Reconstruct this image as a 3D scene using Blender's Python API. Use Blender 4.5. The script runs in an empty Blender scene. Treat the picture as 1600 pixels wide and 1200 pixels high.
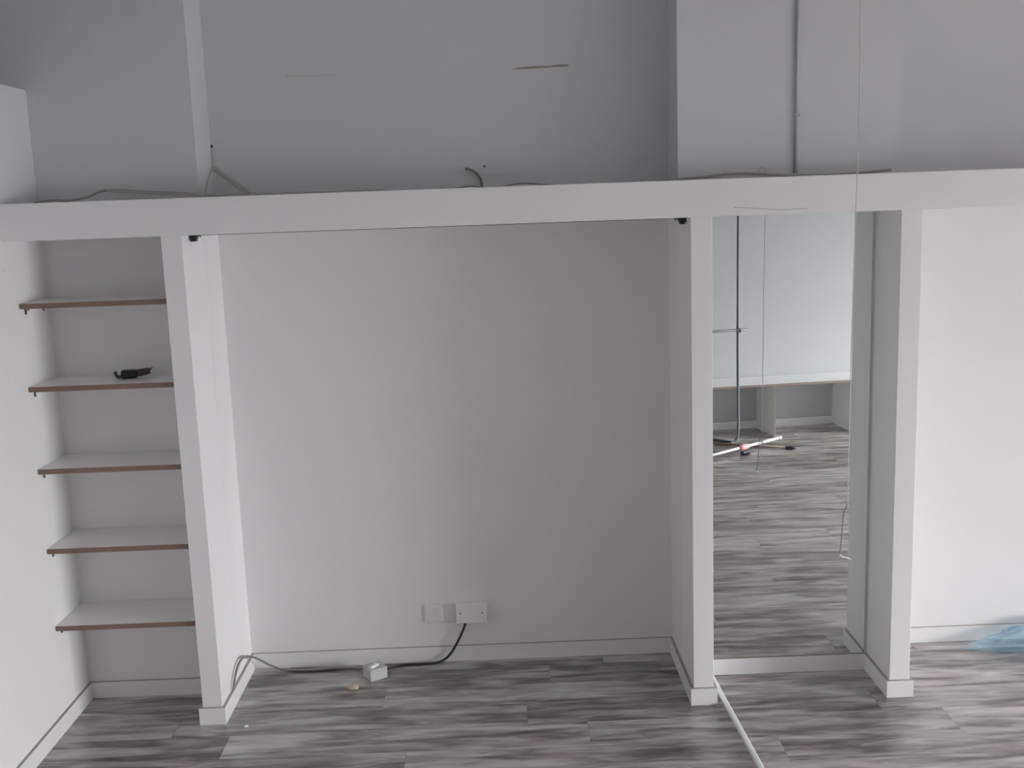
import bpy, bmesh, math, random
from mathutils import Vector, Matrix, noise
random.seed(7)
scene = bpy.context.scene
C = scene.collection

# ---------------------------------------------------------------- camera
CAM = Vector((0.0516, -4.6984, 2.1124))
F_PX, PITCH, ROLL, YAW = 1635.04, math.radians(-9.5686), math.radians(-2.0367), math.radians(0.564)
fw = Vector((math.sin(YAW) * math.cos(PITCH), math.cos(YAW) * math.cos(PITCH), math.sin(PITCH)))
rt = Vector((math.cos(YAW), -math.sin(YAW), 0))
up = rt.cross(fw)
r2 = rt * math.cos(ROLL) + up * math.sin(ROLL)
u2 = -rt * math.sin(ROLL) + up * math.cos(ROLL)
cam = bpy.data.cameras.new('camera')
cam.sensor_width = 36.0
cam.lens = F_PX * 36.0 / 1600.0
cam.clip_start = 0.05
camo = bpy.data.objects.new('camera', cam)
M = Matrix((r2, u2, -fw)).transposed().to_4x4()
M.translation = CAM
camo.matrix_world = M
C.objects.link(camo)
scene.camera = camo

# ---------------------------------------------------------------- world, light, exposure
w = bpy.data.worlds.new('world')
scene.world = w
w.use_nodes = True
w.node_tree.nodes['Background'].inputs[0].default_value = (0.80, 0.90, 1.0, 1)
w.node_tree.nodes['Background'].inputs[1].default_value = 1.0

XR = 8.20            # inner face of the right wall, with the big shop window
WY0, WY1, WZ0, WZ1 = -5.20, -2.40, 0.06, 1.95
ld = bpy.data.lights.new('window_daylight', 'AREA')
ld.shape = 'RECTANGLE'
ld.size = WY1 - WY0 + 1.0
ld.size_y = 2.8
ld.energy = 2600
ld.spread = math.radians(140)
ld.color = (0.985, 0.985, 1.0)
lo = bpy.data.objects.new('window_daylight', ld)
lo.location = (XR + 1.2, (WY0 + WY1) / 2, (WZ0 + WZ1) / 2 + 0.7)
LTILT = math.radians(57)
lo.rotation_euler = Vector((-math.cos(LTILT), 0, -math.sin(LTILT))).to_track_quat('-Z', 'Y').to_euler()
C.objects.link(lo)

vs = scene.view_settings
vs.view_transform = 'Standard'
vs.look = 'None'
vs.exposure = 0.0
vs.gamma = 1.0
vs.use_curve_mapping = False
scene.cycles.use_denoising = True
scene.cycles.max_bounces = 14
scene.cycles.diffuse_bounces = 8
scene.cycles.glossy_bounces = 6

# ---------------------------------------------------------------- measured layout (metres)
XL = -1.853                       # left wall
P1L, P1R = -1.2634, -1.1803       # first partition
P2L, P2R = 0.8186, 0.9033         # second
P3L, P3R = 1.6531, 1.7384         # third
PL, PM = 0.2428, 0.2596           # how far the left pier and the mirror pier stand out
YF = -0.5397                      # partition fronts
T, HB = 0.0137, 0.0745            # baseboard thickness, height
ZB, ZT = 2.05, 2.193              # beam underside, top
SHELF_Z = (1.8026, 1.467, 1.1263, 0.7875, 0.4508)
YS = -0.5212
ZLEDGE = 2.655
ZC = 3.45

FA = math.atan(-0.11)             # the opposite wall runs slightly askew
FO = Vector((2.42, -5.40, 0))     # a point on it
FD = Vector((math.cos(FA), math.sin(FA), 0))
FN = Vector((-FD.y, FD.x, 0))     # into the room

# ---------------------------------------------------------------- materials
def new_mat(name):
    m = bpy.data.materials.new(name)
    m.use_nodes = True
    nt = m.node_tree
    return m, nt, nt.nodes['Principled BSDF']

def paint(name, col, rough=0.55, var=0.03, scale=3.0, bump=0.02, bscale=90.0):
    m, nt, b = new_mat(name)
    tc = nt.nodes.new('ShaderNodeTexCoord')
    n = nt.nodes.new('ShaderNodeTexNoise')
    n.inputs['Scale'].default_value = scale
    n.inputs['Detail'].default_value = 5
    mix = nt.nodes.new('ShaderNodeMix')
    mix.data_type = 'RGBA'
    mix.inputs[6].default_value = (*[c * (1 - var) for c in col], 1)
    mix.inputs[7].default_value = (*[min(1, c * (1 + var)) for c in col], 1)
    nt.links.new(tc.outputs['Object'], n.inputs['Vector'])
    nt.links.new(n.outputs['Fac'], mix.inputs[0])
    nt.links.new(mix.outputs[2], b.inputs['Base Color'])
    b.inputs['Roughness'].default_value = rough
    if bump:
        n2 = nt.nodes.new('ShaderNodeTexNoise')
        n2.inputs['Scale'].default_value = bscale
        n2.inputs['Detail'].default_value = 3
        bp = nt.nodes.new('ShaderNodeBump')
        bp.inputs['Strength'].default_value = bump
        bp.inputs['Distance'].default_value = 0.01
        nt.links.new(tc.outputs['Object'], n2.inputs['Vector'])
        nt.links.new(n2.outputs['Fac'], bp.inputs['Height'])
        nt.links.new(bp.outputs['Normal'], b.inputs['Normal'])
    return m

WALL = paint('wall_paint', (0.80, 0.795, 0.80), 0.65, 0.02)
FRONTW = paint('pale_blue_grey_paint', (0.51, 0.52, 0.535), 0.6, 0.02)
UPPER = paint('wall_paint_shaded', (0.675, 0.685, 0.695), 0.7, 0.03, 2.0, 0.04, 60)  # wall paint greyed so its colour carries the dimmer light above the beam
BOARD = paint('white_board', (0.82, 0.817, 0.822), 0.45, 0.01, 4, 0.006, 60)
SKIRT = paint('white_gloss_paint', (0.80, 0.80, 0.80), 0.35, 0.02, 8, 0.01, 60)
DUST = paint('dusty_edge', (0.40, 0.375, 0.345), 0.9, 0.25, 14, 0)
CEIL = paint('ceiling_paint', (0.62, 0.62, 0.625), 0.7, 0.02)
MELA = paint('white_melamine', (0.80, 0.80, 0.78), 0.35, 0.015, 5, 0)
EDGE = paint('brown_wood_edging', (0.215, 0.135, 0.105), 0.5, 0.16, 22, 0)
BENCHEDGE = paint('pale_wood_edging', (0.30, 0.24, 0.21), 0.5, 0.12, 22, 0)
BENCHTOP = paint('bright_white_melamine', (0.90, 0.90, 0.91), 0.35, 0.01, 5, 0)
PLASTIC = paint('white_plastic', (0.80, 0.79, 0.78), 0.35, 0.01, 8, 0)
GREYPL = paint('grey_plastic', (0.51, 0.515, 0.50), 0.45, 0.06, 18, 0.02, 80)
BLACK = paint('black_plastic', (0.012, 0.012, 0.016), 0.4, 0.1, 20, 0)
CABLE = paint('black_rubber', (0.018, 0.017, 0.019), 0.45, 0.1, 30, 0)
GREYCABLE = paint('grey_cable_sheath', (0.20, 0.20, 0.19), 0.45, 0.1, 30, 0)
PALECABLE = paint('pale_cable_sheath', (0.50, 0.49, 0.46), 0.5, 0.08, 30, 0)
CONDUIT = paint('grey_conduit', (0.50, 0.51, 0.55), 0.4, 0.06, 12, 0)
DECKCABLE = paint('dusty_grey_cable', (0.36, 0.34, 0.33), 0.6, 0.1, 30, 0)
STRING = paint('pale_string', (0.62, 0.62, 0.60), 0.7, 0.05, 40, 0)
DARKSTRING = paint('grey_string', (0.24, 0.24, 0.23), 0.7, 0.05, 40, 0)
WHITE = paint('bright_white_pvc', (0.90, 0.90, 0.90), 0.3, 0.01, 8, 0)
SCUFF = paint('brown_scuff', (0.38, 0.335, 0.30), 0.9, 0.3, 40, 0)
FAINT = paint('faint_scuff', (0.61, 0.60, 0.585), 0.9, 0.15, 40, 0)
TAN = paint('tan_chip', (0.50, 0.41, 0.28), 0.6, 0.12, 60, 0)
WOOD = paint('bare_wood_pole', (0.24, 0.18, 0.135), 0.5, 0.15, 14, 0)
PINK = paint('pink_plastic', (0.85, 0.42, 0.45), 0.4, 0.05, 20, 0)
NAVY = paint('dark_navy_plastic', (0.03, 0.045, 0.07), 0.5, 0.1, 20, 0)
BROWN = paint('brown_grip', (0.10, 0.065, 0.06), 0.55, 0.2, 60, 0)
STEEL, _nt, _b = new_mat('dull_steel')
_b.inputs['Base Color'].default_value = (0.17, 0.185, 0.205, 1)
_b.inputs['Metallic'].default_value = 0.0
_b.inputs['Roughness'].default_value = 0.42
DKSTEEL, _nt, _b = new_mat('tarnished_screw')
_b.inputs['Base Color'].default_value = (0.10, 0.09, 0.08, 1)
_b.inputs['Metallic'].default_value = 0.5
_b.inputs['Roughness'].default_value = 0.5
SILVER, _nt, _b = new_mat('mirror_silvering')
_b.inputs['Base Color'].default_value = (0.885, 0.925, 0.905, 1)
_b.inputs['Metallic'].default_value = 1.0
_b.inputs['Roughness'].default_value = 0.0
GLASSEDGE = paint('green_glass_edge', (0.20, 0.25, 0.22), 0.25, 0.05, 20, 0)
PANE, nt, b = new_mat('window_glass')
tr = nt.nodes.new('ShaderNodeBsdfTransparent')
gl = nt.nodes.new('ShaderNodeBsdfGlossy')
gl.inputs['Roughness'].default_value = 0.0
mx = nt.nodes.new('ShaderNodeMixShader')
mx.inputs[0].default_value = 0.06
nt.links.new(tr.outputs[0], mx.inputs[1])
nt.links.new(gl.outputs[0], mx.inputs[2])
nt.links.new(mx.outputs[0], nt.nodes['Material Output'].inputs[0])
ALU = paint('white_window_frame', (0.75, 0.75, 0.75), 0.4, 0.01, 8, 0)

def plank_material():
    m, nt, b = new_mat('grey_oak_laminate')
    N, L = nt.nodes.new, nt.links.new
    tc = N('ShaderNodeTexCoord')
    oi = N('ShaderNodeObjectInfo')
    add = N('ShaderNodeVectorMath'); add.operation = 'MULTIPLY_ADD'
    comb = N('ShaderNodeCombineXYZ')
    for i in range(3):
        L(oi.outputs['Random'], comb.inputs[i])
    add.inputs[1].default_value = (37.0, 53.0, 11.0)
    L(comb.outputs[0], add.inputs[0])
    L(tc.outputs['Object'], add.inputs[2])
    def streak(sx, sy, detail, rough, dist=0.0):
        mp = N('ShaderNodeMapping')
        mp.inputs['Scale'].default_value = (sx, sy, 1)
        n = N('ShaderNodeTexNoise')
        n.inputs['Scale'].default_value = 1.0
        n.inputs['Detail'].default_value = detail
        n.inputs['Roughness'].default_value = rough
        n.inputs['Distortion'].default_value = dist
        L(add.outputs[0], mp.inputs['Vector'])
        L(mp.outputs[0], n.inputs['Vector'])
        return n
    big = streak(2.3, 17.0, 4, 0.55, 0.6)
    mid = streak(6.5, 34.0, 3, 0.55, 0.3)
    fine = streak(9.0, 120.0, 3, 0.6, 0.2)
    def madd(a, k, c):
        n = N('ShaderNodeMath'); n.operation = 'MULTIPLY_ADD'
        L(a, n.inputs[0]); n.inputs[1].default_value = k
        L(c, n.inputs[2])
        return n.outputs[0]
    v = madd(mid.outputs['Fac'], 0.30, big.outputs['Fac'])
    v = madd(fine.outputs['Fac'], 0.10, v)
    v = madd(oi.outputs['Random'], 0.10, v)
    cr = N('ShaderNodeValToRGB')
    e = cr.color_ramp.elements
    e[0].position = 0.52; e[0].color = (0.085, 0.069, 0.064, 1)
    e[1].position = 0.98; e[1].color = (0.60, 0.575, 0.56, 1)
    x = e.new(0.66); x.color = (0.195, 0.169, 0.161, 1)
    x = e.new(0.80); x.color = (0.385, 0.358, 0.348, 1)
    L(v, cr.inputs[0])
    # faint mauve and olive casts in the printed grain
    hue = streak(1.7, 9.0, 2, 0.5, 0.3)
    hr = N('ShaderNodeValToRGB')
    h = hr.color_ramp.elements
    h[0].position = 0.36; h[0].color = (0.985, 1.0, 0.98, 1)
    h[1].position = 0.66; h[1].color = (1.03, 0.98, 0.985, 1)
    L(hue.outputs['Fac'], hr.inputs[0])
    mul = N('ShaderNodeMix'); mul.data_type = 'RGBA'; mul.blend_type = 'MULTIPLY'
    mul.inputs[0].default_value = 1.0
    L(cr.outputs[0], mul.inputs[6]); L(hr.outputs[0], mul.inputs[7])
    L(mul.outputs[2], b.inputs['Base Color'])
    b.inputs['Roughness'].default_value = 0.25
    b.inputs['IOR'].default_value = 1.75
    bp = N('ShaderNodeBump')
    bp.inputs['Strength'].default_value = 0.08
    bp.inputs['Distance'].default_value = 0.002
    L(fine.outputs['Fac'], bp.inputs['Height'])
    L(bp.outputs['Normal'], b.inputs['Normal'])
    return m
PLANK = plank_material()
SUBFLOOR = paint('dark_underlay', (0.03, 0.028, 0.026), 0.9, 0.1, 10, 0)

def bag_material():
    m, nt, b = new_mat('blue_plastic_film')
    tc = nt.nodes.new('ShaderNodeTexCoord')
    n = nt.nodes.new('ShaderNodeTexNoise')
    n.inputs['Scale'].default_value = 9
    n.inputs['Detail'].default_value = 3
    cr = nt.nodes.new('ShaderNodeValToRGB')
    cr.color_ramp.elements[0].position = 0.38
    cr.color_ramp.elements[0].color = (0.26, 0.42, 0.60, 1)
    cr.color_ramp.elements[1].position = 0.62
    cr.color_ramp.elements[1].color = (0.72, 0.86, 0.90, 1)
    nt.links.new(tc.outputs['Object'], n.inputs['Vector'])
    nt.links.new(n.outputs['Fac'], cr.inputs[0])
    nt.links.new(cr.outputs[0], b.inputs['Base Color'])
    b.inputs['Roughness'].default_value = 0.18
    tr = nt.nodes.new('ShaderNodeBsdfTransparent')
    tr.inputs[0].default_value = (0.88, 0.955, 0.98, 1)
    mx = nt.nodes.new('ShaderNodeMixShader')
    mx.inputs[0].default_value = 0.27
    nt.links.new(tr.outputs[0], mx.inputs[1])
    nt.links.new(b.outputs[0], mx.inputs[2])
    nt.links.new(mx.outputs[0], nt.nodes['Material Output'].inputs[0])
    return m
BAG = bag_material()

# ---------------------------------------------------------------- mesh helpers
def add_box(bm, lo, hi, bevel=0.0, seg=1, mat=0):
    vs_ = [bm.verts.new((x, y, z)) for x in (lo[0], hi[0]) for y in (lo[1], hi[1]) for z in (lo[2], hi[2])]
    q = [(0, 1, 3, 2), (4, 6, 7, 5), (0, 4, 5, 1), (2, 3, 7, 6), (0, 2, 6, 4), (1, 5, 7, 3)]
    fs = [bm.faces.new([vs_[i] for i in f]) for f in q]
    for f in fs:
        f.material_index = mat
    if bevel:
        es = list({e for f in fs for e in f.edges})
        bmesh.ops.bevel(bm, geom=es, offset=bevel, segments=seg, profile=0.5, affect='EDGES')
    return fs

def add_prism(bm, pts, axis, a, b):
    """extrude a 2-D outline between a and b along an axis (0 x, 1 y, 2 z)"""
    def mk(p, t):
        c = [0, 0, 0]
        o = [i for i in range(3) if i != axis]
        c[o[0]], c[o[1]], c[axis] = p[0], p[1], t
        return bm.verts.new(c)
    A = [mk(p, a) for p in pts]
    B = [mk(p, b) for p in pts]
    bm.faces.new(A)
    bm.faces.new(B[::-1])
    for i in range(len(pts)):
        j = (i + 1) % len(pts)
        bm.faces.new((A[i], B[i], B[j], A[j]))
    bmesh.ops.recalc_face_normals(bm, faces=bm.faces[:])

def spline(pts, n=8):
    P = [Vector(p) for p in pts]
    P = [2 * P[0] - P[1]] + P + [2 * P[-1] - P[-2]]
    out = []
    for i in range(1, len(P) - 2):
        a, b, c, d = P[i - 1:i + 3]
        for k in range(n):
            t = k / n
            out.append(0.5 * ((2 * b) + (c - a) * t + (2 * a - 5 * b + 4 * c - d) * t * t + (3 * b - a - 3 * c + d) * t ** 3))
    out.append(P[-2])
    return out

def add_tube(bm, pts, r, sides=8, caps=True):
    P = [Vector(p) for p in pts]
    rr = r if isinstance(r, (list, tuple)) else [r] * len(P)
    t0 = (P[1] - P[0]).normalized()
    n = t0.orthogonal().normalized()
    rings = []
    for i, p in enumerate(P):
        if i == 0: t = P[1] - P[0]
        elif i == len(P) - 1: t = P[-1] - P[-2]
        else: t = P[i + 1] - P[i - 1]
        t.normalize()
        n = (n - t * n.dot(t)).normalized()
        bn = t.cross(n)
        rings.append([bm.verts.new(p + (n * math.cos(2 * math.pi * k / sides) + bn * math.sin(2 * math.pi * k / sides)) * rr[i]) for k in range(sides)])
    for a, b in zip(rings, rings[1:]):
        for k in range(sides):
            f = bm.faces.new((a[k], a[(k + 1) % sides], b[(k + 1) % sides], b[k]))
            f.smooth = True
    if caps:
        bm.faces.new(rings[0][::-1])
        bm.faces.new(rings[-1])

def obj(name, bm, mats, parent=None, loc=None):
    me = bpy.data.meshes.new(name)
    bm.normal_update()
    bm.to_mesh(me)
    bm.free()
    for m in (mats if isinstance(mats, (list, tuple)) else [mats]):
        me.materials.append(m)
    o = bpy.data.objects.new(name, me)
    C.objects.link(o)
    if loc: o.location = loc
    if parent: o.parent = parent
    return o

def tag(o, label=None, cat=None, group=None, kind=None):
    if label: o['label'] = label
    if cat: o['category'] = cat
    if group: o['group'] = group
    if kind: o['kind'] = kind
    return o

def thing(name, label, cat, loc=(0, 0, 0), rz=0.0, group=None):
    o = bpy.data.objects.new(name, None)
    o.empty_display_size = 0.05
    C.objects.link(o)
    o.location = loc
    o.rotation_euler = (0, 0, rz)
    return tag(o, label, cat, group)

def box(name, lo, hi, mat, parent=None, bevel=0.0, seg=1):
    bm = bmesh.new()
    add_box(bm, lo, hi, bevel, seg)
    return obj(name, bm, mat, parent)

def tube(name, pts, r, mat, parent=None, sides=8, smooth=0):
    bm = bmesh.new()
    add_tube(bm, spline(pts, smooth) if smooth else pts, r, sides)
    return obj(name, bm, mat, parent)

def structure(o, label, cat):
    return tag(o, label, cat, kind='structure')

# ================================================================ THE SETTING
# ---- floor: underlay with single laminate planks on it
fl = box('floor', (XL - 0.9, -6.2, -0.06), (XR + 0.2, 0.12, -0.009), SUBFLOOR)
structure(fl, 'grey wood-effect laminate plank floor across the whole room', 'floor')
PW, PLEN = 0.185, 1.477
bm = bmesh.new()
g = 0.0003
c_ = 0.0006
add_box(bm, (g, g, -0.009), (PLEN - g, PW - g, 0.0))
top = [e for e in bm.edges if all(abs(v.co.z) < 1e-6 for v in e.verts)]
bmesh.ops.bevel(bm, geom=top, offset=c_, segments=1, affect='EDGES')
me_plank = bpy.data.meshes.new('plank')
bm.normal_update(); bm.to_mesh(me_plank); bm.free()
me_plank.materials.append(PLANK)
Y0 = -0.84 + PW * 5
y = Y0
offs = {5: 0.353, 6: 1.097, 7: 0.72}
while y - PW > -6.0:
    y -= PW
    k = round((Y0 - y) / PW)
    x = offs.get(k, random.uniform(0, PLEN))
    while x > XL:
        x -= PLEN
    while x < XR:
        a, b = max(x, XL), min(x + PLEN, XR)
        if b - a > 0.02 and y + PW > -6.0:
            o = bpy.data.objects.new('plank', me_plank)
            C.objects.link(o)
            o.location = (x, y, 0)
            o.parent = fl
        x += PLEN

# ---- walls
ZP = ZB + 0.07
def solid(name, boxes, mat, label, cat='wall', bevel=0.0):
    bm = bmesh.new()
    mats = mat if isinstance(mat, list) else [mat]
    for bx in boxes:
        add_box(bm, bx[0], bx[1], bevel, 1, bx[2] if len(bx) > 2 else 0)
    return structure(obj(name, bm, mats), label, cat)

# plain wall paint below the beam; greyer above, weaker light put into the colour
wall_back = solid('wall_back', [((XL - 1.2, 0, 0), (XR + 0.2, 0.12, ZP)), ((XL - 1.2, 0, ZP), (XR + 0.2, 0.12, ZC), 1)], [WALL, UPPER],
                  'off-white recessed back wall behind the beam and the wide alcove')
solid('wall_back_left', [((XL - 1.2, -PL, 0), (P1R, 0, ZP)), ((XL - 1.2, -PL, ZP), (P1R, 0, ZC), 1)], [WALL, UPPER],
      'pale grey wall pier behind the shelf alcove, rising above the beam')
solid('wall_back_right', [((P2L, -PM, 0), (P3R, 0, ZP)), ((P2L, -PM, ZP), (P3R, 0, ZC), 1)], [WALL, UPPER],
      'white boxed-out pier behind the mirror with a conduit up its face')
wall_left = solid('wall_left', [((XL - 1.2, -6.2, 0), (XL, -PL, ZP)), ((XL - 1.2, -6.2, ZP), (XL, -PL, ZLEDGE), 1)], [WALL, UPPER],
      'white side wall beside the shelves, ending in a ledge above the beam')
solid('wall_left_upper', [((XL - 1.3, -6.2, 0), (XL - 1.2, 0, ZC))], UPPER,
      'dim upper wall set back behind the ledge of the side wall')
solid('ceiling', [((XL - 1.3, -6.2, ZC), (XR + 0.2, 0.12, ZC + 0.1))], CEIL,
      'plain white ceiling high above the beam', 'ceiling')
solid('wall_right', [((XR, -6.2, 0), (XR + 0.18, 0, WZ0)), ((XR, -6.2, WZ1), (XR + 0.18, 0, ZC)),
                     ((XR, -6.2, WZ0), (XR + 0.18, WY0, WZ1)), ((XR, WY1, WZ0), (XR + 0.18, 0, WZ1))], WALL,
      'white wall holding the big window that lights the room')
win = thing('window_1', 'wide white-framed shop window in three panes', 'window', (XR + 0.09, (WY0 + WY1) / 2, WZ0))
tag(win, kind='structure')
bm = bmesh.new()
hy, hz = (WY1 - WY0) / 2, WZ1 - WZ0
for lo_, hi_ in (((-0.03, -hy, 0), (0.03, hy, 0.05)), ((-0.03, -hy, hz - 0.05), (0.03, hy, hz)),
               ((-0.03, -hy, 0.05), (0.03, -hy + 0.05, hz - 0.05)), ((-0.03, hy - 0.05, 0.05), (0.03, hy, hz - 0.05)),
               ((-0.025, -hy / 3 - 0.025, 0.05), (0.025, -hy / 3 + 0.025, hz - 0.05)),
               ((-0.025, hy / 3 - 0.025, 0.05), (0.025, hy / 3 + 0.025, hz - 0.05))):
    add_box(bm, lo_, hi_, 0.004)
obj('window_frame', bm, ALU, win)
for a, b in ((-hy + 0.05, -hy / 3 - 0.025), (-hy / 3 + 0.025, hy / 3 - 0.025), (hy / 3 + 0.025, hy - 0.05)):
    box('pane', (-0.003, a, 0.05), (0.003, b, hz - 0.05), PANE, win)
# opposite wall (seen in the mirror), slightly askew
bm = bmesh.new()
add_box(bm, (-6.0, -0.12, 0), (6.4, 0, ZC))
wf = obj('wall_front', bm, FRONTW, None, FO)
wf.rotation_euler = (0, 0, FA)
structure(wf, 'white wall above the low bench, seen in the mirror', 'wall')

# ---- partitions
for k, (xa, xb, yb, lab) in enumerate(((P1L, P1R, -PL, 'white upright partition between the shelves and the wide alcove'),
                                  (P2L, P2R, -PM, 'white upright partition between the wide alcove and the mirror'),
                                  (P3L, P3R, -PM, 'white upright partition on the window side of the mirror'))):
    o = box('wall_partition_%d' % (k + 1), (xa, YF, 0), (xb, yb, ZB), BOARD, None, 0.0015)
    structure(o, lab, 'partition')

# ---- beam: fascia board, top deck and soffit
YB0 = -YF + 0.06
beam = thing('beam', 'long white boxed beam running across above alcoves and mirror', 'beam', (0, YF - 0.06, ZB))
tag(beam, kind='structure')
box('fascia_board', (XL, -0.010, 0), (XR, 0.012, ZT - ZB), BOARD, beam, 0.0015)
bm = bmesh.new()
add_box(bm, (XL, 0.012, 0.125), (XR, YB0 - PM, 0.141))
add_box(bm, (XL, YB0 - PM, 0.125), (P1R, YB0 - PL, 0.141))
add_box(bm, (P1R, YB0 - PM, 0.125), (P2L, YB0, 0.141))
add_box(bm, (P3R, YB0 - PM, 0.125), (XR, YB0, 0.141))
obj('top_deck', bm, BOARD, beam)
bm = bmesh.new()
add_box(bm, (XL, 0.012, 0.001), (XR, YB0 - PM, 0.013))
add_box(bm, (XL, YB0 - PM, 0.001), (P1R, YB0 - PL, 0.013))
add_box(bm, (P1R, YB0 - PM, 0.001), (P2L, YB0, 0.013))
add_box(bm, (P3R, YB0 - PM, 0.001), (XR, YB0, 0.013))
obj('soffit', bm, BOARD, beam)

# ---- baseboards (each with a dusty top edge)
def skirt(name, boxes, label, loc=None, rz=0):
    bm = bmesh.new()
    for lo, hi in boxes:
        fs = add_box(bm, (lo[0], lo[1], 0), (hi[0], hi[1], HB))
        fs[5].material_index = 1
    o = obj(name, bm, [SKIRT, DUST])
    if loc: o.location = loc
    o.rotation_euler.z = rz
    return structure(o, label, 'baseboard')
skirt('baseboard_back', [((P1R + T, -T), (P2L - T, 0))], 'white baseboard along the back of the wide alcove')
skirt('baseboard_alcove_left', [((XL + T, -PL - T), (P1L - T, -PL))], 'white baseboard at the back of the shelf alcove')
skirt('baseboard_left', [((XL, -5.0), (XL + T, -PL))], 'white baseboard running along the side wall below the shelves')
skirt('baseboard_mirror', [((P2R + T, -PM - T), (P3L - T, -PM))], 'white baseboard under the tall mirror')
skirt('baseboard_right', [((P3R + T, -T), (XR, 0))], 'white baseboard beside the plastic bag')
for k, (xa, xb, ya, yb, lab) in enumerate((
        (P1L, P1R, -PL, 0, 'white baseboard wrapped round the partition beside the shelves'),
        (P2L, P2R, 0, -PM, 'white baseboard wrapped round the partition beside the white strip'),
        (P3L, P3R, -PM, 0, 'white baseboard wrapped round the partition nearest the plastic bag'))):
    skirt('baseboard_partition_%d' % (k + 1), [((xa - T, YF), (xa, ya)), ((xb, YF), (xb + T, yb)), ((xa - T, YF - T), (xb + T, YF))], lab)
skirt('baseboard_front', [((-4.2, 0.0), (4.6, T))], 'white baseboard behind the low bench, seen in the mirror', FO, FA)

# scuffs and filler on the upper back wall
def smear(name, pts, h, mat, parent, y=-0.0006):
    bm = bmesh.new()
    top_, bot = [], []
    for i, (x, z, s) in enumerate(pts):
        top_.append((x, z + h * s)); bot.append((x, z - h * s))
    add_prism(bm, top_ + bot[::-1], 1, y, 0.0)
    return obj(name, bm, mat, parent)
smear('scuff_mark', [(0.150, 2.704, .3), (0.18, 2.706, .8), (0.25, 2.7075, 1), (0.31, 2.709, .7), (0.35, 2.711, 1), (0.386, 2.711, .8), (0.394, 2.712, .2)], 0.0055, SCUFF, wall_back)
smear('scuff_mark', [(-0.829, 2.708, .3), (-0.80, 2.706, .8), (-0.72, 2.705, .5), (-0.66, 2.704, .5), (-0.60, 2.706, .1)], 0.005, FAINT, wall_back)
smear('scuff_mark', [(-0.831, 2.702, 1), (-0.825, 2.712, 2.2)], 0.006, FAINT, wall_back)

for yy, zz, rr in ((-0.619, 1.503, 0.007), (-0.612, 1.943, 0.006)):
    bm = bmesh.new()
    add_prism(bm, [(yy - rr, zz), (yy - rr * 0.3, zz + rr * 0.4), (yy + rr, zz + rr * 0.2), (yy + rr * 0.6, zz - rr * 0.3), (yy - rr * 0.4, zz - rr * 0.35)], 0, XL, XL + 0.0006)
    obj('scuff_mark', bm, FAINT, wall_left)

# ================================================================ THE SHELVES
shelf_labels = ('brown-edged white shelf, topmost of the five',
                'brown-edged white shelf with a small black tool lying on it',
                'brown-edged white shelf, middle of the five',
                'brown-edged white shelf, second from the floor',
                'brown-edged white shelf, lowest of the five, just above the baseboard')
W_ = P1L - XL
D_ = -PL - YS
protos = {}
def shelf_meshes():
    bm = bmesh.new(); add_box(bm, (0.001, 0.0045, -0.020), (W_ - 0.001, D_ - 0.001, 0), 0.0006)
    protos['board'] = bm
    bm = bmesh.new(); add_box(bm, (0.001, 0, -0.0203), (W_ - 0.001, 0.0045, 0.0003), 0.0008)
    protos['edging'] = bm
    bm = bmesh.new()
    add_box(bm, (0.0, 0.0, -0.046), (0.006, 0.007, -0.020), 0.001)
    add_box(bm, (0.0, 0.0, -0.0235), (0.022, 0.007, -0.0203), 0.0008)
    protos['support_peg'] = bm
    bm = bmesh.new(); add_tube(bm, [(0, 0, 0), (0.006, 0, 0)], 0.003, 8)
    protos['screw'] = bm
shelf_meshes()
SM = {}
for n_, m_ in (('board', MELA), ('edging', EDGE), ('support_peg', DKSTEEL), ('screw', DKSTEEL)):
    me = bpy.data.meshes.new(n_); protos[n_].normal_update(); protos[n_].to_mesh(me); protos[n_].free(); me.materials.append(m_)
    SM[n_] = me
def child(name, me, parent, loc=(0, 0, 0)):
    o = bpy.data.objects.new(name, me); C.objects.link(o); o.parent = parent; o.location = loc
    return o
for z, lab in zip(SHELF_Z, shelf_labels):
    t = thing('shelf', lab, 'shelf', (XL, YS, z), 0, 'shelves in the narrow alcove')
    child('board', SM['board'], t)
    child('edging', SM['edging'], t)
    for yy in (0.045, 0.21):
        p = child('support_peg', SM['support_peg'], t, (0.001, yy, 0))
        child('screw', SM['screw'], p, (0.0, 0.028, -0.030))
        q = child('support_peg', SM['support_peg'], t, (W_ - 0.001, yy + 0.007, 0))
        q.rotation_euler.z = math.pi

# small black tool on the second shelf
t = thing('hand_tool', 'small black tool with brown grip and metal hook on a shelf', 'tool', (-1.492, -0.372, SHELF_Z[1]), math.radians(6))
bm = bmesh.new(); add_box(bm, (-0.036, -0.022, 0.001), (0.030, 0.022, 0.036), 0.009, 3)
obj('body', bm, BLACK, t)
bm = bmesh.new(); add_tube(bm, [(0.018, 0, 0.020), (0.04, 0.002, 0.022), (0.06, 0.004, 0.025), (0.078, 0.006, 0.028)], [0.013, 0.0155, 0.015, 0.012], 10)
obj('grip', bm, BROWN, t)
tube('spike', [(0.074, 0.006, 0.030), (0.084, 0.008, 0.036), (0.090, 0.009, 0.040)], [0.005, 0.003, 0.0015], BROWN, t)
tube('hook', [(-0.030, 0, 0.012), (-0.044, -0.002, 0.008), (-0.052, -0.003, 0.010), (-0.057, -0.003, 0.020), (-0.060, -0.003, 0.032)], 0.0065, DKSTEEL, t, 8, 5)

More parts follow.
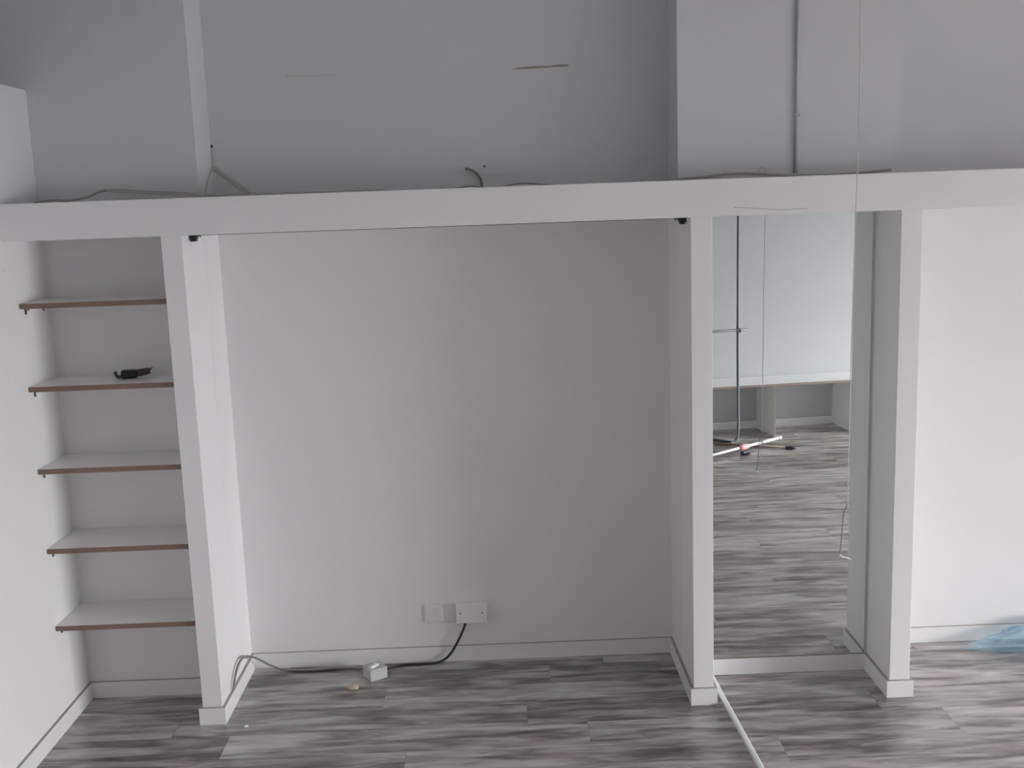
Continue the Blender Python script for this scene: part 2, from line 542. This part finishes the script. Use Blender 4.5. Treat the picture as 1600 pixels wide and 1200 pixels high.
# ================================================================ THE MIRROR
t = thing('mirror', 'tall frameless wall mirror between two white partitions, reflecting floor and bench', 'mirror', (0, -PM, HB))
X0, X1 = P2R + 0.004, P3L - 0.012
bm = bmesh.new(); add_box(bm, (X0, -0.0055, 0.001), (X1, 0.0, ZB - HB - 0.002))
obj('glass_sheet', bm, GLASSEDGE, t)
bm = bmesh.new(); add_box(bm, (X0 + 0.0015, -0.0065, 0.0025), (X1 - 0.0015, -0.0056, ZB - HB - 0.0035))
obj('reflective_face', bm, SILVER, t)

# ================================================================ SOCKETS, CABLES, THINGS ON THE FLOOR
t = thing('wall_socket', 'flat white socket plate with a rocker, low on the alcove wall', 'socket', (-0.281, 0, 0.240), 0, 'electrical plates in the wide alcove')
bm = bmesh.new(); add_box(bm, (-0.073, -0.009, -0.043), (0.073, 0, 0.043), 0.003, 2)
obj('plate', bm, PLASTIC, t)
bm = bmesh.new(); add_box(bm, (-0.066, -0.0105, -0.036), (0.012, -0.008, 0.036), 0.001)
obj('cover', bm, PLASTIC, t)
bm = bmesh.new(); add_prism(bm, [(-0.010, -0.022), (-0.0145, 0.022), (-0.008, 0.022), (-0.008, -0.022)], 0, -0.014, 0.010)
obj('rocker_switch', bm, PLASTIC, t)
for sx in (-0.060, 0.060):
    tube('screw', [(sx, -0.0095, 0), (sx, -0.0075, 0)], 0.0032, PLASTIC, t)

t = thing('junction_box', 'raised white cable outlet box with two screws beside the socket plate', 'outlet box', (-0.1315, 0, 0.245), 0, 'electrical plates in the wide alcove')
bm = bmesh.new(); add_box(bm, (-0.070, -0.032, -0.045), (0.070, 0, 0.045), 0.002)
obj('back_box', bm, PLASTIC, t)
bm = bmesh.new(); add_box(bm, (-0.073, -0.041, -0.048), (0.073, -0.032, 0.048), 0.003, 2)
obj('plate', bm, PLASTIC, t)
for sx in (-0.051, 0.051):
    tube('screw', [(sx, -0.0425, 0.002), (sx, -0.039, 0.002)], 0.0036, DKSTEEL, t)
bm = bmesh.new(); add_tube(bm, [(-0.026, -0.018, -0.044), (-0.034, -0.018, -0.060)], [0.010, 0.006], 10)
obj('cable_gland', bm, CABLE, t)

blk = [(-0.160, -0.020, 0.192), (-0.172, -0.030, 0.165), (-0.190, -0.036, 0.128), (-0.212, -0.038, 0.088), (-0.240, -0.040, 0.046),
       (-0.275, -0.042, 0.018), (-0.320, -0.045, 0.008), (-0.38, -0.046, 0.0062), (-0.47, -0.052, 0.0062), (-0.52, -0.088, 0.010), (-0.549, -0.124, 0.018)]
c = tube('power_cable', blk, 0.0058, CABLE, None, 8, 6)
tag(c, 'black power cable curving from the raised outlet box to the floor box', 'cable')
gry = [(-0.606, -0.116, 0.018), (-0.645, -0.078, 0.009), (-0.70, -0.060, 0.0056), (-0.78, -0.056, 0.0056), (-0.86, -0.062, 0.0056), (-0.95, -0.058, 0.0056), (-1.02, -0.052, 0.008),
       (-1.075, -0.055, 0.030), (-1.115, -0.075, 0.066), (-1.140, -0.120, 0.105), (-1.156, -0.200, 0.146), (-1.163, -0.270, 0.158), (-1.166, -0.335, 0.140),
       (-1.1675, -0.375, 0.110), (-1.170, -0.392, 0.081)]
c = tube('grey_cable', gry, 0.0052, GREYCABLE, None, 8, 6)
tag(c, 'grey cable looping from the floor box up onto the partition baseboard', 'cable')

# surface box lying on the floor
t = thing('floor_box', 'small grey-white plastic electrical box lying on the laminate floor', 'electrical box', (-0.582, -0.150, 0), math.radians(32))
bm = bmesh.new(); add_box(bm, (-0.043, -0.043, 0), (0.043, 0.043, 0.046), 0.004, 2)
obj('body', bm, GREYPL, t)
bm = bmesh.new(); add_box(bm, (-0.044, -0.044, 0.046), (0.044, 0.044, 0.054), 0.003, 2)
obj('lid', bm, GREYPL, t)
bm = bmesh.new(); add_box(bm, (-0.010, -0.026, 0.0), (0.010, 0.026, 0.009), 0.003, 2)
sw = obj('rocker_switch', bm, WHITE, t, (-0.006, -0.004, 0.053))
sw.rotation_euler = (0, 0, math.radians(-68))
tube('screw_hole', [(0.0435, -0.028, 0.016), (0.0415, -0.028, 0.016)], 0.004, BLACK, t)

def pebble(name, loc, sx, sy, sz, mat, label, cat, seed):
    bm = bmesh.new()
    bmesh.ops.create_icosphere(bm, subdivisions=3, radius=1)
    for v in bm.verts:
        d = 1 + 0.16 * noise.noise(v.co * 1.3 + Vector((seed, 0, 0)))
        v.co = Vector((v.co.x * sx * d, v.co.y * sy * d, max(-0.75, v.co.z) * sz * d))
    zmin = min(v.co.z for v in bm.verts)
    for v in bm.verts:
        v.co.z -= zmin
    for f in bm.faces: f.smooth = True
    o = obj(name, bm, mat, None, loc)
    return tag(o, label, cat)
pebble('plaster_chip', (-0.669, -0.270, 0), 0.027, 0.019, 0.013, TAN, 'small tan chip lying on the floor in front of the floor box', 'chip', 3.1)
pebble('paint_flake', (-1.075, -0.585, 0), 0.010, 0.008, 0.005, WHITE, 'tiny white flake on the floor beside the shelf partition', 'flake', 8.4)

# white strip lying on the floor from beside the second partition towards the camera
bm = bmesh.new()
add_prism(bm, [(-0.010, 0.0), (0.010, 0.0), (0.010, 0.011), (0.006, 0.014), (-0.006, 0.014), (-0.010, 0.011)], 1, -1.55, 0.0)
o = obj('trim_strip', bm, WHITE, None, (0.944, -0.285, 0))
o.rotation_euler.z = math.radians(1.9)
tag(o, 'long thin white trim strip lying on the floor beside a partition', 'strip')

# crumpled plastic bag
bm = bmesh.new()
bmesh.ops.create_icosphere(bm, subdivisions=4, radius=1)
for v in bm.verts:
    p = v.co.copy()
    n1 = noise.ridged_multi_fractal(p * 1.5 + Vector((4, 2, 7)), 0.8, 2.1, 4, 1.0, 2.0) * 0.16
    n2 = noise.noise(p * 3.4 + Vector((1, 9, 2))) * 0.16 + noise.noise(p * 9.0 + Vector((5, 1, 3))) * 0.17
    d = 0.78 + n1 + n2
    x = p.x * 0.30 * d
    q = (x + 0.30) / 0.6
    hgt = 0.034 + 0.105 * max(0.0, q - 0.10)
    v.co = Vector((x, p.y * (0.055 + 0.055 * q) * d, max(0.0, (p.z + 0.55)) * hgt * d))
for f in bm.faces: f.smooth = False
o = obj('plastic_bag', bm, BAG, None, (2.485, -0.118, 0.001))
tag(o, 'crumpled see-through blue plastic bag on the floor against the wall', 'bag')

# ================================================================ ON AND ABOVE THE BEAM
def clip(name, x, sgn, label):
    t = thing(name, label, 'bracket', (x, -0.425, ZB), 0, 'black brackets under the beam')
    bm = bmesh.new()
    add_prism(bm, [(0.0, 0.0), (0.034 * sgn, 0.0), (0.022 * sgn, -0.028), (0.007 * sgn, -0.028)], 1, -0.016, 0.016)
    obj('socket', bm, BLACK, t)
    bm = bmesh.new()
    add_box(bm, (min(0, 0.004 * sgn), -0.022, -0.020), (max(0, 0.004 * sgn), 0.022, 0.0), 0.0008)
    obj('back_plate', bm, BLACK, t)
    bm = bmesh.new()
    add_tube(bm, [(0.034 * sgn, 0, -0.003), (0.040 * sgn, 0, -0.006), (0.042 * sgn, 0, -0.012)], 0.003, 6)
    obj('hook', bm, BLACK, t)
clip('curtain_bracket', P1R, 1, 'small black bracket under the beam at the shelf partition')
clip('curtain_bracket', P2L, -1, 'small black bracket under the beam at the mirror partition')
c = tube('curtain_wire', [(P1R + 0.03, -0.425, ZB - 0.0030), (-0.6, -0.425, ZB - 0.0034), (0.1, -0.425, ZB - 0.0036), (P2L - 0.03, -0.425, ZB - 0.0030)], 0.0016, BLACK, None, 6, 5)
tag(c, 'thin dark wire strung under the beam between two black brackets', 'wire')

# conduit up the mirror pier
t = thing('conduit', 'grey electrical conduit running up the pier above the mirror', 'conduit', (1.309, -PM, ZT))
bm = bmesh.new(); add_tube(bm, [(0, -0.008, 0.0), (0.003, -0.008, 0.6), (0.006, -0.008, ZC - ZT)], 0.0072, 10)
obj('pipe', bm, CONDUIT, t)
for z in (0.25, 0.95):
    bm = bmesh.new(); add_box(bm, (-0.012, -0.0165, z), (0.016, 0.0, z + 0.012), 0.002)
    obj('saddle_clip', bm, CONDUIT, t)

# diagonal trunking and thread in the upper alcove corner
bm = bmesh.new()
add_box(bm, (0, -0.011, -0.0065), (0.205, 0, 0.0065), 0.001)
o = obj('trunking_strip', bm, PALECABLE, None, (-1.170, -0.001, 2.332))
o.rotation_euler = (0, math.atan2(0.116, 0.140), 0)
tag(o, 'short pale trunking strip slanting down the wall above the beam', 'trunking')
t = thing('nail', 'dark nail in the wall corner above the shelf partition', 'nail', (-1.172, 0, 2.421))
tube('shank', [(0, 0, 0), (0, -0.012, 0)], 0.002, DKSTEEL, t)
tube('head', [(0, -0.012, 0), (0, -0.014, 0)], 0.006, DKSTEEL, t)
c = tube('corner_wire', [(-1.174, -0.006, 2.418), (-1.176, -0.006, 2.38), (-1.175, -0.006, 2.345), (-1.176, -0.05, 2.31), (-1.176, -0.12, 2.26), (-1.176, -0.17, 2.2)], 0.0022, PALECABLE, None, 6, 5)
tag(c, 'thin pale wire hanging from the nail in the upper corner', 'wire')

t = thing('nail', 'dark nail in the back wall above the cable stub', 'nail', (0.011, 0, 2.295))
tube('shank', [(0, 0, 0), (0, -0.012, 0)], 0.002, DKSTEEL, t)
tube('head', [(0, -0.012, 0), (0, -0.014, 0)], 0.005, DKSTEEL, t)
c = tube('cable_stub', [(-0.072, -0.030, 2.288), (-0.050, -0.018, 2.281), (-0.026, -0.012, 2.266), (-0.010, -0.010, 2.244), (-0.005, -0.010, 2.222), (-0.004, -0.010, 2.194)], 0.0052, GREYCABLE, None, 8, 6)
tag(c, 'dark cable stub curling up the back wall behind the beam', 'cable')

def deck_cable(pts, r, mat, label, name='loose_cable', cat='cable'):
    tag(tube(name, pts, r, mat, None, 6, 6), label, cat, 'loose cables lying on the beam')
deck_cable([(-1.84, -0.30, 2.200), (-1.76, -0.30, 2.207), (-1.70, -0.30, 2.204), (-1.62, -0.30, 2.216), (-1.545, -0.30, 2.240), (-1.40, -0.30, 2.230), (-1.21, -0.30, 2.215), (-1.10, -0.30, 2.203), (-1.0, -0.30, 2.199)], 0.005, DECKCABLE,
           'grey cable arching over the beam above the shelves')
deck_cable([(-1.53, -0.33, 2.238), (-1.40, -0.33, 2.226), (-1.22, -0.33, 2.213), (-1.05, -0.33, 2.203), (-0.7, -0.33, 2.199), (-0.4, -0.33, 2.199)], 0.006, PALECABLE,
           'pale cable lying on the beam from above the shelves to the wide alcove')
deck_cable([(-0.13, -0.06, 2.198), (-0.09, -0.06, 2.206), (-0.05, -0.06, 2.211), (-0.01, -0.06, 2.204), (0.03, -0.06, 2.198)], 0.0035, DECKCABLE,
           'low cable bump on the beam beside the cable stub')
deck_cable([(0.08, -0.06, 2.198), (0.14, -0.06, 2.212), (0.20, -0.06, 2.213), (0.26, -0.06, 2.207), (0.34, -0.06, 2.198)], 0.0035, DECKCABLE,
           'low cable arch on the beam midway between stub and mirror pier')
deck_cable([(0.75, -0.29, 2.199), (0.90, -0.29, 2.207), (1.03, -0.29, 2.217), (1.14, -0.29, 2.214), (1.26, -0.29, 2.204), (1.45, -0.29, 2.200), (1.58, -0.29, 2.203), (1.70, -0.29, 2.211)], 0.0055, DECKCABLE,
           'grey cable lying on the beam in front of the mirror pier')
deck_cable([(1.155, -0.285, 2.200), (1.152, -0.282, 2.225), (1.162, -0.280, 2.240), (1.176, -0.280, 2.236), (1.180, -0.282, 2.215), (1.176, -0.285, 2.200)], 0.0016, PALECABLE,
           'tiny wire loop standing on the beam beside the conduit')
c = tube('loose_thread', [(0.975, YF - 0.0710, 2.083), (1.04, YF - 0.0714, 2.078), (1.11, YF - 0.0710, 2.071), (1.19, YF - 0.0712, 2.068), (1.26, YF - 0.0710, 2.069)], 0.0009, DECKCABLE, None, 5, 5)
tag(c, 'fine thread stuck on the beam face above the mirror', 'thread')

# hanging pull string in front of the mirror
YC = -0.905
t = thing('pull_string', 'thin pale string hanging from the ceiling in front of the mirror', 'string', (1.345, YC, 0.74))
def rel(ps): return [(x - 1.345, yy - YC, z - 0.74) for x, yy, z in ps]
tube('cord', rel([(1.348, YC, ZC), (1.349, YC, 2.78), (1.352, YC, 2.457), (1.350, YC, 2.191), (1.346, YC, 2.045), (1.341, YC, 1.663), (1.3375, YC, 1.18), (1.336, YC, 0.961)]), 0.0019, STRING, t, 6, 6)
tube('knotted_end', rel([(1.336, YC, 0.965), (1.324, YC, 0.935), (1.319, YC, 0.88), (1.314, YC, 0.81), (1.309, YC, 0.765)]), 0.0022, DARKSTRING, t, 6, 6)
tube('frayed_tip', rel([(1.308, YC, 0.768), (1.322, YC - 0.004, 0.760), (1.337, YC - 0.004, 0.757), (1.352, YC, 0.748)]), [0.0048] * 4 + [0.0042] * 4 + [0.0035] * 4 + [0.0028] * 4 + [0.002] * 3, WHITE, t, 6, 6)

# ================================================================ ACROSS THE ROOM (seen in the mirror)
bench = thing('bench', 'low white bench with brown-edged open bays along the opposite wall', 'bench', FO, FA)
BD, BH, BT = 0.455, 0.487, 0.020
A0, A1 = -4.15, 4.0
bm = bmesh.new(); add_box(bm, (A0, T + 0.001, BH - BT), (A1, BD - 0.004, BH), 0.0008)
obj('bench_top', bm, BENCHTOP, bench)
bm = bmesh.new(); add_box(bm, (A0, BD - 0.004, BH - BT), (A1, BD, BH + 0.0003), 0.0008)
obj('edging', bm, BENCHEDGE, bench)
for k in range(-5, 6):
    x = 0.005 + 0.745 * k
    if A0 < x < A1:
        d = box('divider', (x - 0.009, T + 0.001, 0), (x + 0.009, BD - 0.012, BH - BT), MELA, bench)
        box('edging', (x - 0.009, BD - 0.012, 0), (x + 0.009, BD - 0.008, BH - BT), BENCHEDGE, d)

# garment rail: bent steel tube post with a cross bar
RX, RY = 2.105, -4.772
t = thing('garment_rail', 'grey tubular rail with bent foot and cross bar standing before the bench', 'garment rail', (RX, RY, 0))
tube('post', [(-0.075, 0.03, 0.014), (-0.045, 0.012, 0.014), (-0.018, 0.002, 0.034), (-0.003, 0, 0.085), (0, 0, 0.2), (-0.003, 0, 0.6), (-0.004, 0, 1.0), (-0.002, 0, 1.6), (0, 0, 2.15)], 0.0125, STEEL, t, 10, 6)
tube('cross_bar', [(-1.05, 0.026, 0.985), (-0.5, 0.026, 0.995), (0.066, 0.026, 1.008)], 0.012, STEEL, t, 10)
tube('foot', [(-0.05, 0.016, 0.013), (-0.11, -0.05, 0.013), (-0.22, -0.17, 0.013)], 0.013, NAVY, t, 8)
tube('post', [(-1.0, 0, 0.0), (-1.0, 0, 1.0), (-1.0, 0, 2.15)], 0.0125, STEEL, t, 10)
box('clamp', (-0.018, -0.014, 0.985), (0.018, 0.040, 1.020), STEEL, t, 0.003)

# wooden pole with a dark rubber tip
a, b = Vector((1.50, -4.93, 0.018)), Vector((2.50, -4.478, 0.014))
d = (b - a).normalized()
t = thing('wooden_pole', 'thin brown wooden pole with a dark tip lying by the bench', 'pole', (a.x, a.y, 0))
o0 = Vector((a.x, a.y, 0))
tube('shaft', [a - o0, b - d * 0.05 - o0], 0.011, WOOD, t, 10)
tube('tip', [b - d * 0.055 - o0, b - d * 0.01 - o0, b - o0, b + d * 0.03 - o0], [0.015, 0.016, 0.014, 0.006], NAVY, t, 10)

# white pole with pink collar, resting across it
a, b = Vector((1.45, -4.02, 0.030)), Vector((2.470, -4.735, 0.050))
d = (b - a).normalized()
o0 = Vector((a.x, a.y, 0))
t = thing('plastic_pole', 'white pole with a pink collar lying across the brown wooden pole', 'pole', (a.x, a.y, 0))
tube('shaft', [a - o0, b - d * 0.03 - o0], 0.0115, WHITE, t, 10)
tube('end_cap', [b - d * 0.035 - o0, b - o0], 0.0135, WHITE, t, 10)
m_ = a.lerp(b, 0.62)
tube('collar', [m_ - d * 0.06 - o0, m_ - d * 0.03 - o0, m_ + d * 0.01 - o0, m_ + d * 0.06 - o0], [0.016, 0.025, 0.026, 0.018], PINK, t, 12)
tube('sleeve', [m_ + d * 0.20 - o0, m_ + d * 0.30 - o0], 0.0128, PLASTIC, t, 10)
t = thing('brush_head', 'small dark brush head on the floor below the pink collar', 'brush', (m_.x - 0.01, m_.y + 0.10, 0), math.atan2(d.y, d.x))
bm = bmesh.new(); add_box(bm, (-0.045, -0.018, 0.018), (0.045, 0.018, 0.032), 0.005, 2)
obj('block', bm, NAVY, t)
for i in range(7):
    for j in range(3):
        bx = -0.036 + 0.012 * i
        by = -0.011 + 0.011 * j
        bm = bmesh.new(); add_tube(bm, [(bx, by, 0.02), (bx * 1.1, by * 1.2, 0.0)], [0.003, 0.0045], 5)
        obj('bristle_tuft', bm, BLACK, t)
